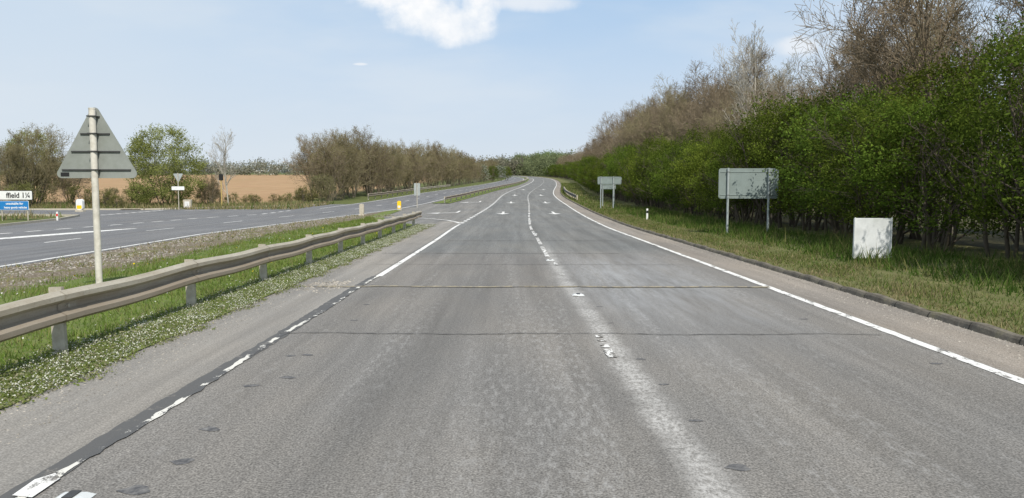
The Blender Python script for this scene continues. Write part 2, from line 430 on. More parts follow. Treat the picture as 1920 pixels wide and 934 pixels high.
for yy in (52.5,78,104,135):
    arrow(k,c(yy)-1.85,yy); arrow(k,c(yy)+1.85,yy)
for yy in (54,80): arrow(k,c(yy)-5.3,yy,turn=1)
k.done('arrow_marking',P_GOOD)
k=Mark(); k.seg(-20,700,lambda y:oppR(y)-.25,.13)
k.seg(64,700,lambda y:oppL(y)+.25,.13)
y=-20
while y<400: k.seg(y,y+2.4,lambda y:oppR(y)-3.75,.11); y+=7.5
x0=lin([26,33,46,52],[-20.9,-20.6,-19.4,-17.6])
y=26
while y<60: k.seg(y,y+1,x0,.22); y+=1.9
k.poly([(-19.2,24.5),(-18.9,24.3),(-18.2,27.5),(-17.55,31.5),(-17.3,34.5),(-17.5,34.5),(-18.3,31.6),(-18.8,28.5)],.006)
k.seg(10,24,lambda y:oppL(y)+.4,.13)
k.seg(20,35,lambda y:sl(y)+.5,.13,.004)
for i in range(9):
    k.poly([(-28.2,50.8+i*1.05),(-27.8,50.8+i*1.05),(-27.8,51.4+i*1.05),(-28.2,51.4+i*1.05)],.004)
for i in range(8):
    x=-26+i*.95; yy=59.3+i*.55
    k.poly([(x,yy),(x+.6,yy+.35),(x+.6,yy+.6),(x,yy+.25)],.004)
k.done('opposite_road_marking',P_GOOD)
def joint(name,y,xa,xb,w,mat,dz=.011,amp=.03):
    k=Mark(); n=90
    f=lambda x:y+amp*(math.sin(x*2.1)+.6*math.sin(x*5.3+1)+.3*math.sin(x*17))-.012*x
    pw=w
    for i in range(n):
        a=xa+(xb-xa)*i/n; b=xa+(xb-xa)*(i+1)/n; nw=w*random.uniform(.6,1.3)
        k.poly([(a,f(a)-pw/2),(b,f(b)-nw/2),(b,f(b)+nw/2),(a,f(a)+pw/2)],dz); pw=nw
    k.done(name,mat)
joint('transverse_joint_marking',8.85,-2.8,4.4,.026,P_CRK)
joint('transverse_joint_marking',13.3,-3.7,4.6,.14,P_YEL)
joint('transverse_joint_marking',20.6,-3.6,3.0,.05,P_CRK)
joint('transverse_joint_marking',17.4,-3.2,4.0,.03,P_CRK,amp=.01)
joint('transverse_joint_marking',26,-2.8,4.0,.06,P_CRK,amp=.01)
k=Mark()
for X,Y,r in [(1.40,4.5,.075),(1.36,5.45,.05),(1.34,6.5,.045),(1.31,7.5,.05),(1.27,9.6,.04),(-2.17,5.25,.07),(-2.08,4.6,.07),(-2.15,4.15,.09),(-2.3,6.45,.07),(-2.06,6.75,.07),(-2.14,7.7,.06),(-2.3,7.65,.05),(-2.1,9.8,.05),(-2.2,11.2,.05),(1.3,11,.05),(4.2,7.3,.06),(3.9,9.9,.06)]:
    n=16; ph=random.random()*6
    k.poly([(X+r*(1+.25*math.sin(3*t+ph)+random.uniform(-.1,.1))*math.cos(t),Y+r*.7*(1+.3*math.sin(2*t+ph)+random.uniform(-.1,.1))*math.sin(t)) for t in [2*math.pi*i/n for i in range(n)]],.003)
k.done('tar_patch',P_TARP)

def stud(x,y):
    t=thing('road_stud','white rubber and metal cat eye stud set in the asphalt','road stud',(x,y,zf(y)+.004),'road studs along the lane line')
    b=MB(); b.add([(-.10,-.07,0),(.10,-.07,0),(.10,.07,0),(-.10,.07,0),(-.06,-.045,.022),(.06,-.045,.022),(.06,.045,.022),(-.06,.045,.022)],[(4,5,6,7),(0,1,5,4),(1,2,6,5),(2,3,7,6),(3,0,4,7)])
    obj('housing',b.mesh('housing',M_WHITED),t)
    b=MB(); b.box(-.028,.028,-.05,.05,.022,.03); obj('lens',b.mesh('lens',M_CLAMP),t)
for yy in (12.2,): stud(c(yy)+.16,yy)
for yy in (18.5,30,42,54): stud(c(yy)+.02,yy)
stud(-2.44,4.02)

# ---------------------------------------------------------------- guard rails
PROF=[(-.02,.670),(0,.690),(.03,.690),(.085,.655),(.085,.605),(.0,.555),(-.005,.525),(.0,.495),(.085,.445),(.085,.395),(.03,.360),(-.0,.360),(-.02,.378)]
def guard_rail(label,xf,y0,y1,face,sp=3.2,step=1.6,endcap=False,mat=M_GALV):
    yo=(y0+y1)/2; xo=xf(yo); zo=zf(yo)
    T=thing('guard_rail',label,'guard rail',(xo,yo,zo),'crash barriers along the dual carriageway')
    n=max(2,int((y1-y0)/step)); vs=[];fs=[];m=len(PROF)
    for i in range(n+1):
        y=y0+(y1-y0)*i/n; x=xf(y); wz=.012*math.sin(y*1.9)+.008*math.sin(y*.7)
        for dx,z in PROF: vs.append((x+face*dx-xo,y-yo,zf(y)+z+wz-zo))
    for j in range(n):
        for i in range(m-1):
            q=j*m+i; fs.append((q,q+1,q+m+1,q+m))
    b=MB(); b.add(vs,fs)
    if endcap:
        q0=[(xf(y1)+face*dx-xo,y1-yo,zf(y1)+z-zo) for dx,z in PROF]
        vv=q0[:]
        for s,(dy,sc,dn) in enumerate(((.35,1,0),(.6,.85,.03),(.75,.5,.08))):
            vv+=[(xf(y1)+face*(dx*(1-.2*s)-.03*s)-xo,y1+dy-yo,zf(y1)+.525+(z-.525)*sc-dn-zo) for dx,z in PROF]
        ff=[]
        for j in range(3):
            for i in range(m-1):
                q=j*m+i; ff.append((q,q+1,q+m+1,q+m))
        b.add(vv,ff)
    me=b.mesh('beam',mat,False)
    o=obj('beam',me,T); sm=o.modifiers.new('thick','SOLIDIFY'); sm.thickness=.004
    pb=MB()
    pb.box(-.065,.065,-.004,.004,-.1,.715); pb.box(-.065,-.057,.004,.05,-.1,.715); pb.box(.057,.065,.004,.05,-.1,.715)
    pb.box(-.057,.057,.042,.05,-.1,.715)
    pm=pb.mesh('post',M_POST)
    bb=MB(); bb.cyl(0,0,0,.02,.018,8)
    bm_=bb.mesh('bolt',M_POST)
    jb=MB()
    if y1<45:
        vs=[];fs=[]
        for s_ in (-.16,.16):
            for dx,z in PROF[1:-1]: vs.append((face*(dx+.007),s_,z))
        mm=len(PROF)-2
        for i in range(mm-1): fs.append((i,i+1,mm+i+1,mm+i))
        jb.add(vs,fs); jm=jb.mesh('lap_plate',M_GALV)
    y=y0+.3; i=0
    while y<y1+.1:
        po=obj('post',pm,T,(xf(y)-face*.10-xo,y-yo,zf(y)-zo)); po.rotation_euler=(random.uniform(-.02,.02),random.uniform(-.02,.02),0)
        if y1<45:
            wz=.012*math.sin(y*1.9)+.008*math.sin(y*.7)
            bo=obj('bolt',bm_,T,(xf(y)+face*.005-xo,y-yo,zf(y)+.525+wz-zo)); bo.rotation_euler=(0,math.pi/2*face,0)
            obj('lap_plate',jm,T,(xf(y)-xo,y-yo,zf(y)+wz-zo))
        y+=sp; i+=1
    return T
guard_rail('weathered corrugated steel crash barrier on grass central reservation',lambda y:-4.62-.006*max(0,y-20),-5.42,38.2,1,3.2,.4,True)
guard_rail('long steel crash barrier between the two carriageways',lambda y:c(y)+baroff(y),77,360,1,4.5,3)
guard_rail('steel crash barrier beside the far carriageway and bare trees',lambda y:oppL(y)-1.4-max(0,(100-y)*.03),90,150,1,3.2,2)
guard_rail('dark steel crash barrier beside the hedge',lambda y:c(y)+5.4,84,130,-1,3.2,3,mat=M_GALVD)

# ---------------------------------------------------------------- signs & furniture
T=thing('warning_sign','grey back of triangular warning sign on flaking cream pole','road sign',(-6.62,11.9,.02))
b=MB(); b.cyl(0,0,-.2,2.98,.05,16); b.cyl(0,0,2.98,3.0,.053,16); obj('pole',b.mesh('pole',M_POLE,False),T)
b=MB(); tri=rpoly([(-.67,1.90),(.67,1.90),(0,3.09)],.07); b.plate(tri,.075,.09); obj('sign_panel',b.mesh('sign_panel',M_SGREY),T)
for z in (2.03,2.32,2.60,2.87):
    hw=(3.02-z)/1.2*.66*.98
    b=MB(); b.box(-hw,hw,.055,.075,z-.011,z+.011); b.box(-.065,.065,-.06,.055,z-.009,z+.009)
    o=obj('mounting_clamp',b.mesh('mounting_clamp',M_CLAMP),T)
b=MB(); b.box(-.56,-.43,.068,.075,1.93,1.99); obj('sticker',b.mesh('sticker',M_BLACK),T)
T.rotation_euler=(0,0,math.radians(3))

def bigsign(loc,w,h,z0,px,label,rot=0):
    T=thing('direction_sign',label,'road sign',loc,'backs of large signs on the hedge verge',rot)
    b=MB(); b.plate(rrect(-w/2,w/2,z0,z0+h,.09),.06,.075); obj('sign_panel',b.mesh('sign_panel',M_BGREY),T)
    zz=(z0+h*.12,z0+h*.88)
    for z in zz:
        b=MB(); b.box(-w/2+.05,w/2-.05,.045,.06,z-.018,z+.018); o=obj('rail_stiffener',b.mesh('rail_stiffener',M_BGREY),T); bevel(o,.004)
    for x in px:
        b=MB(); b.cyl(x,0,-.2,z0+h+.01,.042,14); obj('leg',b.mesh('leg',M_LEG,False),T)
        for z in zz:
            b=MB(); b.box(x-.055,x+.055,-.050,.046,z-.010,z+.010); obj('mounting_clamp',b.mesh('mounting_clamp',M_STIFF),T)
    return T
bigsign((8.95,28.3,.12),2.26,1.14,1.33,(-.79,.75),'large silver green sign back on two posts beside hedge')
bigsign((7.95,61,zf(61)+.12),1.95,.62,1.95,(-.72,.3),'smaller grey sign back on two posts beside hedge')
bigsign((8.5,66,zf(66)+.12),1.3,.4,1.5,(-.5,.5),'low grey sign back on two posts near hedge')

T=thing('roadside_cabinet','weathered white metal sign box on short legs in grass','cabinet',(8.42,17.4,.10),rotz=math.radians(-5))
b=MB(); b.plate(rrect(-.42,.42,.05,.99,.03),.0,.07); o=obj('cabinet_body',b.mesh('cabinet_body',M_WHITED),T); bevel(o,.008)
for x in (-.425,.397):
    b=MB(); b.box(x,x+.028,-.02,-.002,.04,1.005); obj('edge_trim',b.mesh('edge_trim',M_WHITED),T)
for x in (-.30,.28):
    b=MB(); b.box(x-.03,x+.03,.015,.06,-.2,.05); obj('leg',b.mesh('leg',M_POST),T)

def marker_post(x,y,label,red=False,h=.8):
    T=thing('marker_post',label,'marker post',(x,y,zf(y)+(.12 if x>0 else 0)),'plastic marker posts')
    b=MB(); b.plate(rrect(-.05,.05,-.1,h,.045),-.02,.02); o=obj('post',b.mesh('post',M_WHITE),T)
    b=MB(); b.box(-.052,.052,-.025,-.0205,h-.26,h-.12); obj('reflector',b.mesh('reflector',M_RED if red else M_BLACK),T)
marker_post(7.6,42,'slim white verge marker post with dark reflector',h=.6)
marker_post(-26.3,43.2,'small white and red marker post on grass island',True,.5)

def bollard(x,y,label,body,face,w,h):
    T=thing('traffic_bollard',label,'bollard',(x,y,zf(y)),'bollards at the junction')
    b=MB(); b.box(-w*.6,w*.6,-w*.45,w*.45,-.05,.12); o=obj('base',b.mesh('base',M_CONCL),T); bevel(o,.02)
    b=MB(); b.plate(rrect(-w/2,w/2,.12,h,w*.35),-w*.3,w*.3); o=obj('body',b.mesh('body',body),T); bevel(o,.01)
    if face:
        b=MB(); b.plate(rrect(-w*.38,w*.38,.2,h*.5,.05),-w*.3-.006,-w*.3-.001); obj('reflective_panel',b.mesh('reflective_panel',face),T)
bollard(-33.2,57.5,'white plastic bollard with yellow lower panel at junction',M_WHITE,M_YEL,.5,.95)
bollard(-9.05,60,'yellow bollard with white panel at median end',M_YEL,M_WHITE,.3,.75)
bollard(-9.95,49.5,'plain beige concrete bollard on the median',M_CONCL,None,.30,.8)

def postsign(name,x,y,label,poleh,shapes,polemat=M_POST,r=.035,cat='road sign'):
    T=thing(name,label,cat,(x,y,zf(y)))
    b=MB(); b.cyl(0,0,-.2,poleh,r,12); obj('pole',b.mesh('pole',polemat),T)
    for nm,poly,mat in shapes:
        b=MB(); b.plate(poly,-.06 if mat in (M_WHITE,M_BLACK) else .04,-.045 if mat in (M_WHITE,M_BLACK) else .055); obj(nm,b.mesh(nm,mat),T)
    return T
postsign('road_sign',-8.5,67,'narrow grey sign back on pole at median nose',2.15,[('sign_panel',rrect(-.27,.27,1.05,2.15,.06),M_LGREY)])
postsign('give_way_sign',-27.4,61.5,'small triangular sign above white name plate on pole',3.0,
  [('sign_panel',rpoly([(-.42,2.95),(0,2.2),(.42,2.95)],.05),M_LGREY),('name_plate',rrect(-.52,.52,1.6,1.9,.04),M_WHITE)])
T=postsign('telemetry_post',-26,67,'thin ochre pole with dark box on top',2.7,[],simple('ochre',(.45,.33,.12),.7,.2),.05,'pole')
b=MB(); b.plate(rrect(-.16,.16,2.4,2.95,.04),-.1,.1); obj('top_box',b.mesh('top_box',M_BLACK),T)
T=thing('utility_cabinet','small grey white concrete marker cabinet by junction kerb','cabinet',(-27.4,63.2,zf(63.2)))
b=MB(); b.plate(rrect(-.32,.32,0,.78,.05),-.15,.15); o=obj('cabinet_body',b.mesh('cabinet_body',M_CONCL),T); bevel(o,.01)
b=MB(); b.plate(rrect(-.2,.2,.15,.62,.02),-.16,-.152); obj('door',b.mesh('door',M_WHITE),T)
T=thing('direction_sign','white place name sign above blue lorry advice sign','road sign',(-29.25,43.6,zf(43.6)),rotz=math.radians(-3))
for x in (-.55,1.0):
    b=MB(); b.cyl(x,.05,-.2,1.68,.035,12); obj('leg',b.mesh('leg',M_POST),T)
b=MB(); b.plate(rrect(-1.2,1.38,1.16,1.72,.06),-.01,.0); obj('border_panel',b.mesh('border_panel',M_BLACK),T)
b=MB(); b.plate(rrect(-1.17,1.35,1.19,1.69,.05),-.016,-.012); obj('sign_panel',b.mesh('sign_panel',M_WHITE),T)
b=MB(); b.plate(rrect(-1.2,1.12,.58,1.12,.05),-.01,.0); obj('advice_border',b.mesh('advice_border',M_WHITE),T)
b=MB(); b.plate(rrect(-1.18,1.10,.60,1.10,.04),-.016,-.012); obj('advice_panel',b.mesh('advice_panel',M_BLUE),T)
def text(body,size,loc,parent,mat,align='RIGHT',off=.004):
    cu=bpy.data.curves.new('lettering','FONT'); cu.body=body; cu.size=size; cu.align_x=align; cu.extrude=.002; cu.offset=off
    o=bpy.data.objects.new('tmp',cu); COL.objects.link(o)
    dg=bpy.context.evaluated_depsgraph_get(); me=bpy.data.meshes.new_from_object(o.evaluated_get(dg)); 
    bpy.data.objects.remove(o); me.materials.clear(); me.materials.append(mat)
    t=obj('lettering',me,parent,loc); t.rotation_euler=(math.pi/2,0,0)
text('ffield 1¼',.42,(1.28,-.022,1.30),T,M_LETB,off=.008)
text('unsuitable for',.19,(.80,-.022,.90),T,M_LETW)
text('heavy goods vehicles',.165,(1.02,-.022,.68),T,M_LETW)

# ---------------------------------------------------------------- vegetation generators
def orth(d):
    a=Vector((0,0,1)) if abs(d.z)<.9 else Vector((1,0,0))
    u=d.cross(a).normalized(); return u,d.cross(u)
def tube(buf,pts,rad,k):
    V,F=buf; o=len(V)
    cs=[(math.cos(2*math.pi*i/k),math.sin(2*math.pi*i/k)) for i in range(k)]
    for j,p in enumerate(pts):
        d=(pts[min(j+1,len(pts)-1)]-pts[max(j-1,0)]).normalized(); u,v=orth(d)
        for cx,sy in cs:
            q=p+u*(cx*rad[j])+v*(sy*rad[j]); V.append((q.x,q.y,q.z))
    for j in range(len(pts)-1):
        for i in range(k):
            a=o+j*k+i; b=o+j*k+(i+1)%k; F.append((a,b,b+k,a+k))
def rv(R): return Vector((R.uniform(-1,1),R.uniform(-1,1),R.uniform(-1,1)))
def build_tree(seed,H,nch,lr,r0,stems=1,ang=(28,55),up=.12,tstart=.2,minr=.010,lean=.1,trunkL=.8,spread=(.1,.45)):
    R=random.Random(seed); trunk=([],[]); crown=([],[]); tips=[]
    def grow(p,d,L,r,lev):
        n=(6,4,3,2,1)[min(lev,4)]; pts=[p]; rad=[r]; ds=[d]
        for i in range(n):
            d=(d+rv(R)*(.10 if lev==0 else .2)+Vector((0,0,up))).normalized()
            p=p+d*(L/n); pts.append(p); rad.append(max(minr*.6,r*(1-(i+1)/n*(.75 if lev<2 else .6)))); ds.append(d)
        tube(trunk if lev==0 else crown,pts,rad,(8,5,4,3,3)[min(lev,4)])
        if lev>=len(nch): tips.append((p,d)); tips.append(((pts[0]+p)*.5,d)); return
        m=nch[lev]
        for i in range(m):
            t=tstart+(1-tstart)*(i+R.random())/m if lev==0 else .2+.8*(i+R.random())/m
            f=t*n; j=min(int(f),n-1); q=pts[j].lerp(pts[j+1],f-j); dd=ds[j+1]
            u,v=orth(dd); az=R.uniform(0,6.28); a=math.radians(R.uniform(*ang))
            nd=(dd*math.cos(a)+(u*math.cos(az)+v*math.sin(az))*math.sin(a)).normalized()
            rr=rad[j]*.55
            grow(q,nd,L*lr[lev]*(1.15-.45*t)*R.uniform(.75,1.2),max(minr,rr),lev+1)
    for s in range(stems):
        a=6.283*s/stems+R.uniform(-.5,.5); off=Vector((math.cos(a),math.sin(a),0))*(.0 if stems==1 else R.uniform(.1,.6))
        d=(Vector((0,0,1))+Vector((math.cos(a),math.sin(a),0))*(lean if stems==1 else R.uniform(*spread))).normalized()
        grow(off+Vector((0,0,-.2)),d,H*trunkL*(1 if stems==1 else R.uniform(.75,1.05)),r0,0)
    zmax=max(p[0].z for p in tips); s=H/zmax
    for buf in (trunk,crown): buf[0][:]=[(x*s,y*s,z*s) for x,y,z in buf[0]]
    tips=[(p*s,d) for p,d in tips]
    return trunk,crown,tips
def mesh_buf(name,buf,mat):
    me=bpy.data.meshes.new(name); me.from_pydata(buf[0],[],buf[1]); me.materials.append(mat)
    me.polygons.foreach_set('use_smooth',[True]*len(me.polygons)); return me
def leaf_quads(C,size,cols,flat=0.0,aspect=.55):
    n=len(C)
    a=rng.normal(size=(n,3)); a[:,2]*=(1-flat); a/=np.linalg.norm(a,axis=1,keepdims=True)
    b=rng.normal(size=(n,3)); b-=a*np.sum(a*b,1,keepdims=True); b/=np.linalg.norm(b,axis=1,keepdims=True)
    s=(size*rng.uniform(.6,1.3,n))[:,None]
    V=np.stack([C-a*s,C+b*s*aspect,C+a*s,C-b*s*aspect],1).reshape(-1,3)
    return V,np.repeat(cols,4,0)
def clump_crown(H,R,n_cl,per,size,base,tip,zmin=.3,cr=(.35,.75),white=0,tc=.42,kv=(.78,1.22)):
    Cs=[];cols=[]
    for i in range(n_cl):
        t=rng.random()**.8; z=zmin+(H-zmin)*t
        rad=R*math.sqrt(max(.05,1-(abs(t-tc)/.62)**2.2))
        a=rng.uniform(0,6.283); q=rad*rng.uniform(.25,1.0)**.6
        ctr=np.array([q*math.cos(a),q*math.sin(a),z]); r=rng.uniform(*cr)*(1.0 if t<.8 else .75)
        m=int(per*(r/cr[1])**2*rng.uniform(.6,1.2))
        d=rng.normal(size=(m,3)); d/=np.linalg.norm(d,axis=1,keepdims=True)
        rr=r*rng.random(m)[:,None]**.45
        P=ctr+d*rr*np.array([1,1,.75])
        for s_ in range(5):
            sd=rng.normal(size=3); sd[2]=abs(sd[2])+.5; sd/=np.linalg.norm(sd)
            sel=rng.random(m)<.06; P[sel]=ctr+sd*r*rng.uniform(.6,1.9,(sel.sum(),1))+rng.normal(0,.04,(sel.sum(),3))
        k=rng.uniform(*kv)
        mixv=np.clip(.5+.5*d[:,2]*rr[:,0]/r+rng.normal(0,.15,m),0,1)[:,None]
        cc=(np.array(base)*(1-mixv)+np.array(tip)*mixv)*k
        if white>0:
            w=rng.random(m)<white*(d[:,2]*.5+.6); cc[w]=(.62,.62,.56)
        Cs.append(P);cols.append(cc)
    P=np.concatenate(Cs);cc=np.concatenate(cols); ok=P[:,2]>.05
    return P[ok],cc[ok]

TEMPL={}
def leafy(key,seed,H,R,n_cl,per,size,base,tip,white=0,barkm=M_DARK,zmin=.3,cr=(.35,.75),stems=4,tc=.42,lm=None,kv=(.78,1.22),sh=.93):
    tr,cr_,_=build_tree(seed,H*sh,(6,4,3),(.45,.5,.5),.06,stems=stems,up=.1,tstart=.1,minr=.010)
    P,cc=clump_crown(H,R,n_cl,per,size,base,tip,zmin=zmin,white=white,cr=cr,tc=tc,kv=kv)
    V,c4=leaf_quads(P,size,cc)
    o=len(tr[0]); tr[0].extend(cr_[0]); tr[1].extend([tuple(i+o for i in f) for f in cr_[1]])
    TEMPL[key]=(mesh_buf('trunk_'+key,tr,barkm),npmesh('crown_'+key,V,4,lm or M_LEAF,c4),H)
def bare(key,seed,H,nch,lr,r0,mt,mc,buds=0,bud=(.14,.17,.05),bs=.035,**kw):
    tr,cr_,tips=build_tree(seed,H,nch,lr,r0,**kw)
    me=mesh_buf('crown_'+key,cr_,mc)
    bm_=None
    if buds:
        T=np.array([tuple(p) for p,d in tips]); idx=rng.integers(0,len(T),buds)
        P=T[idx]+rng.normal(0,.14,(buds,3)); cc=np.array(bud)*rng.uniform(.7,1.3,(buds,1))
        V,c4=leaf_quads(P,bs,cc); bm_=npmesh('buds_'+key,V,4,M_LEAF,c4)
    TEMPL[key]=(mesh_buf('trunk_'+key,tr,mt),me,H,bm_)
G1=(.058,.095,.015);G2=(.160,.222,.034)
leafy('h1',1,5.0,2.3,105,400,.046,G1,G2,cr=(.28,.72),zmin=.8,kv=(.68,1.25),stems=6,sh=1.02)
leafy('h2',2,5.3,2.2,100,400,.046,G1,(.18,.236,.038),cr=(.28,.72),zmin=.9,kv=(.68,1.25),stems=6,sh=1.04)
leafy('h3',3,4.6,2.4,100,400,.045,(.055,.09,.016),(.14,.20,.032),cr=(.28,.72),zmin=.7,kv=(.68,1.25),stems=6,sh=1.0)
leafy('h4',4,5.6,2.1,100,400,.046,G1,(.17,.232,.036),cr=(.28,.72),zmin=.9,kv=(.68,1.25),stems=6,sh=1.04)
leafy('low',5,2.0,1.5,36,260,.045,(.10,.11,.035),(.21,.21,.08),cr=(.25,.5))
leafy('willow',6,7.0,3.3,290,240,.062,(.17,.19,.055),(.33,.35,.115),cr=(.35,.7),zmin=.3,tc=.42,lm=M_LEAFW,kv=(.85,1.12))
leafy('blossom',8,5.0,2.6,60,260,.085,(.07,.11,.03),(.17,.22,.07),white=.55)
leafy('green_far',9,8,4.5,90,200,.20,(.14,.19,.08),(.26,.33,.15),cr=(.7,1.5))  # light green leaves, paled with distance haze put into the colour
bare('b1',11,11,(15,8,7,4),(.52,.54,.56,.6),.15,M_BARK,M_TWIG,buds=2500,bud=(.24,.195,.11),ang=(28,58),up=.10,trunkL=.7,tstart=.2,minr=.010)
bare('b2',12,11.5,(15,8,7,4),(.50,.54,.56,.6),.16,M_BARK,M_TWIG,ang=(26,54),buds=2500,bud=(.24,.195,.11),up=.10,trunkL=.7,tstart=.2,minr=.010)
bare('b3',13,10,(14,8,7,4),(.55,.54,.56,.6),.13,M_BARK,M_OLIVE,ang=(30,60),up=.09,trunkL=.7,tstart=.2,minr=.010)
bare('pale',14,12,(15,7,5,3),(.40,.5,.5,.55),.13,M_PALE,M_PALE,ang=(22,46),up=.16)
bare('s1',15,7.0,(8,6,6,3),(.50,.52,.55,.6),.07,M_BARK,M_OLIVE,stems=6,up=.07,tstart=.08,buds=8000,bud=(.24,.215,.09),spread=(.15,.65),minr=.010)
bare('s2',16,6.6,(8,6,6,3),(.50,.52,.55,.6),.07,M_BARK,M_TWIG,stems=6,up=.06,tstart=.08,buds=8000,bud=(.23,.22,.085),spread=(.15,.7),minr=.010)
bare('s3',17,4.5,(7,6,5,3),(.5,.5,.55,.6),.05,M_DARK,M_OLIVE,stems=6,up=.06,tstart=.05,buds=6000,bud=(.19,.215,.07))

LAB={'h':('hawthorn_shrub','dense fresh green hawthorn shrub in the roadside hedge','shrub','green shrubs of the roadside hedge'),
'low':('low_shrub','low olive green shrub at the field edge','shrub','low shrubs along the field edge'),
'willow':('willow_tree','rounded pale green tree with low crown by the junction','tree','trees by the junction'),
'blossom':('blossom_shrub','green shrub with white blossom beside the road','shrub','blossoming shrubs'),
'green_far':('broadleaf_tree','light green broadleaf tree, paled for haze, above the distant hedge','tree','distant green trees'),
'b':('bare_tree','tall bare brown tree behind the green hedge','tree','bare trees behind the hedge'),
'pale':('bare_pale_tree','tall bare tree with pale grey branches','tree','pale bare trees'),
's':('budding_tree','bushy brown multi-stemmed tree just coming into bud','tree','budding trees along the road')}
def plant(key,x,y,s=1.0,sz=None,dz=0):
    k=key if key in LAB else key[0]
    nm,lab,cat,grp=LAB[k]; d=TEMPL[key]
    T=thing(nm,lab,cat,(x,y,zf(y)+dz),grp,random.uniform(0,6.28)); T.scale=(s,s,sz or s)
    obj('trunk',d[0],T); obj('crown',d[1],T)
    if len(d)>3 and d[3]: obj('bud',d[3],T)
U=random.uniform
y=9.5
hs=['h1','h2','h3','h4']; i=0
while y<420:
    far=y>130
    off=9.2+U(-.5,.6)+(.25 if 15<y<31 else 0)
    s=U(.85,1.12)*(1.15 if far else 1)
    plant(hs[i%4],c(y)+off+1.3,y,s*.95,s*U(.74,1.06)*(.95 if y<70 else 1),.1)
    i+=1; y+=U(2.0,3.0) if y<70 else (U(2.8,3.6) if not far else U(5,7))
y=10
while y<95:
    s=U(.95,1.2); plant(hs[i%4],c(y)+12.9+U(-.4,.6),y+1,s,s*U(.8,1.1),.1); i+=1; y+=U(3.6,4.8)
y=12; j=0
hh=lin([8,25,38,42,48,60,90,120,200,400],[11.5,12,10.6,9.0,9.2,11.6,12.8,13.2,12,11.5])
while y<400:
    key=['b1','b2','b3'][j%3]; j+=1
    h=hh(y)*U(.86,1.08); s=h/TEMPL[key][2]
    plant(key,c(y)+14.8+U(-1,2.2),y,s*.95,s)
    y+=U(3.0,4.2) if y<120 else U(5.5,7)
y=14
while y<140:
    key=['b2','b1','b3'][j%3]; j+=1
    h=hh(y)*U(.95,1.15)*(1.12); s=h/TEMPL[key][2]
    if 45<y<60: s*=.85
    plant(key,c(y)+19.5+U(-1.5,3),y,s,s); y+=U(4,5.5)
plant('pale',14.6,44.5,.95,1.0)
plant('pale',16.0,47.5,.8,.85)
y=85
hl=lin([78,84,92,102,112,130,160,190,240,330],[7.6,7.8,9.2,9.6,8.6,8.9,9.5,8.4,7.8,8])
while y<330:
    off=-5.2+U(-.8,.8)
    key=['s1','s2'][j%2]; h=hl(y)*U(.88,1.04); s=h/TEMPL[key][2]
    plant(key,oppL(y)+off,y,s*.8,s); j+=1
    if 93<y<150: 
        key=['s2','s1'][j%2]; plant(key,oppL(y)+off-4.0,y+2,h/TEMPL[key][2]*.8,h/TEMPL[key][2]*.95)
    y+=U(3.8,5.0) if y<180 else U(6,8)
for x,yy,s in ((-11.5,215,1.0),(-9,228,1.1),(-6.3,240,1.0),(-4,252,1.1),(-2,266,1)):
    plant('blossom' if s>1.05 else 'h2',x,yy,s*.9)
plant('willow',-32.4,70,1.02,1.0)
plant('s2',-28.8,71.5,.42,.5)
plant('pale',-27.3,72,.62,.64)
plant('s1',-44.8,68,1.0,1.12); plant('s2',-47.8,64,1.0,1.2); plant('s2',-51,72,1.1,1.25); plant('willow',-48.5,76,.8,1.0); plant('s1',-53,62,1.1,1.1); plant('s2',-41.9,71,.7,.78); plant('s1',-46,72,1,1.15)
for x,yy,k,s in ((-37,74,'low',.9),(-35.5,72,'low',.9),(-29.5,72,'s3',.5),(-25.2,73.5,'low',.45),(-26.5,75,'low',.45),(-24,76,'low',.45),(-22.8,76,'low',.5),(-21.8,77,'s3',.35),(-20.8,76,'low',.8),(-19.9,79,'s3',.7),(-22,80,'low',.5),(-39,68,'low',.9),(-42,64,'low',1.0),(-38.5,72,'s3',.4),(-45,64,'s3',.7),(-48,66,'low',1.2),(-33.8,75,'low',1.1),(-30.2,76,'low',.6),(-28.5,76,'low',.5),(-36,66,'low',.7),(-34,64.5,'low',.5)):
    plant(k,x,yy,s)
plant('low',-38,49,.55)
for x,yy,s in ((20,520,1.1),(27,530,1.2),(34,515,1.1),(13,540,1.0),(6,560,1.1)):
    plant('green_far',x,yy,s*1.5,s*1.65)

def mass(name,label,pts,size,base,tip,white=0,per=110):  # distance haze is put into the pale leaf colours of these masses
    Ps=[];Cs=[]
    for x,y,h,r in pts:
        P,cc=clump_crown(h,r,22,per,size,base,tip,zmin=.3,cr=(r*.25,r*.5),white=white)
        P=P+np.array([x,y,zf(y)]); Ps.append(P);Cs.append(cc)
    V,c4=leaf_quads(np.concatenate(Ps),size,np.concatenate(Cs))
    o=obj(name,npmesh(name,V,4,M_LEAFW,c4)); o['label']=label; o['category']='wood'; o['kind']='stuff'
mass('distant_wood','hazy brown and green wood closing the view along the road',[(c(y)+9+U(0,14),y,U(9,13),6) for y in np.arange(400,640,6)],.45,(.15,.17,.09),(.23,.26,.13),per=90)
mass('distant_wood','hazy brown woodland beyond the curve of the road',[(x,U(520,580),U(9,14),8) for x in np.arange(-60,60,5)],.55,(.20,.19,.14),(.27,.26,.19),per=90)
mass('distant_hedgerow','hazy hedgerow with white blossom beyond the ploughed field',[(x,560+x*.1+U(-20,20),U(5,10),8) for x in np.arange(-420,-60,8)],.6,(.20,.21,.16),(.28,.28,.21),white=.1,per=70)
mass('distant_hedgerow','faint hedgerow on the skyline beyond fields',[(x,900+U(-30,30),U(6,14),14) for x in np.arange(-800,500,18)],1.2,(.26,.29,.28),(.33,.35,.32),per=45)

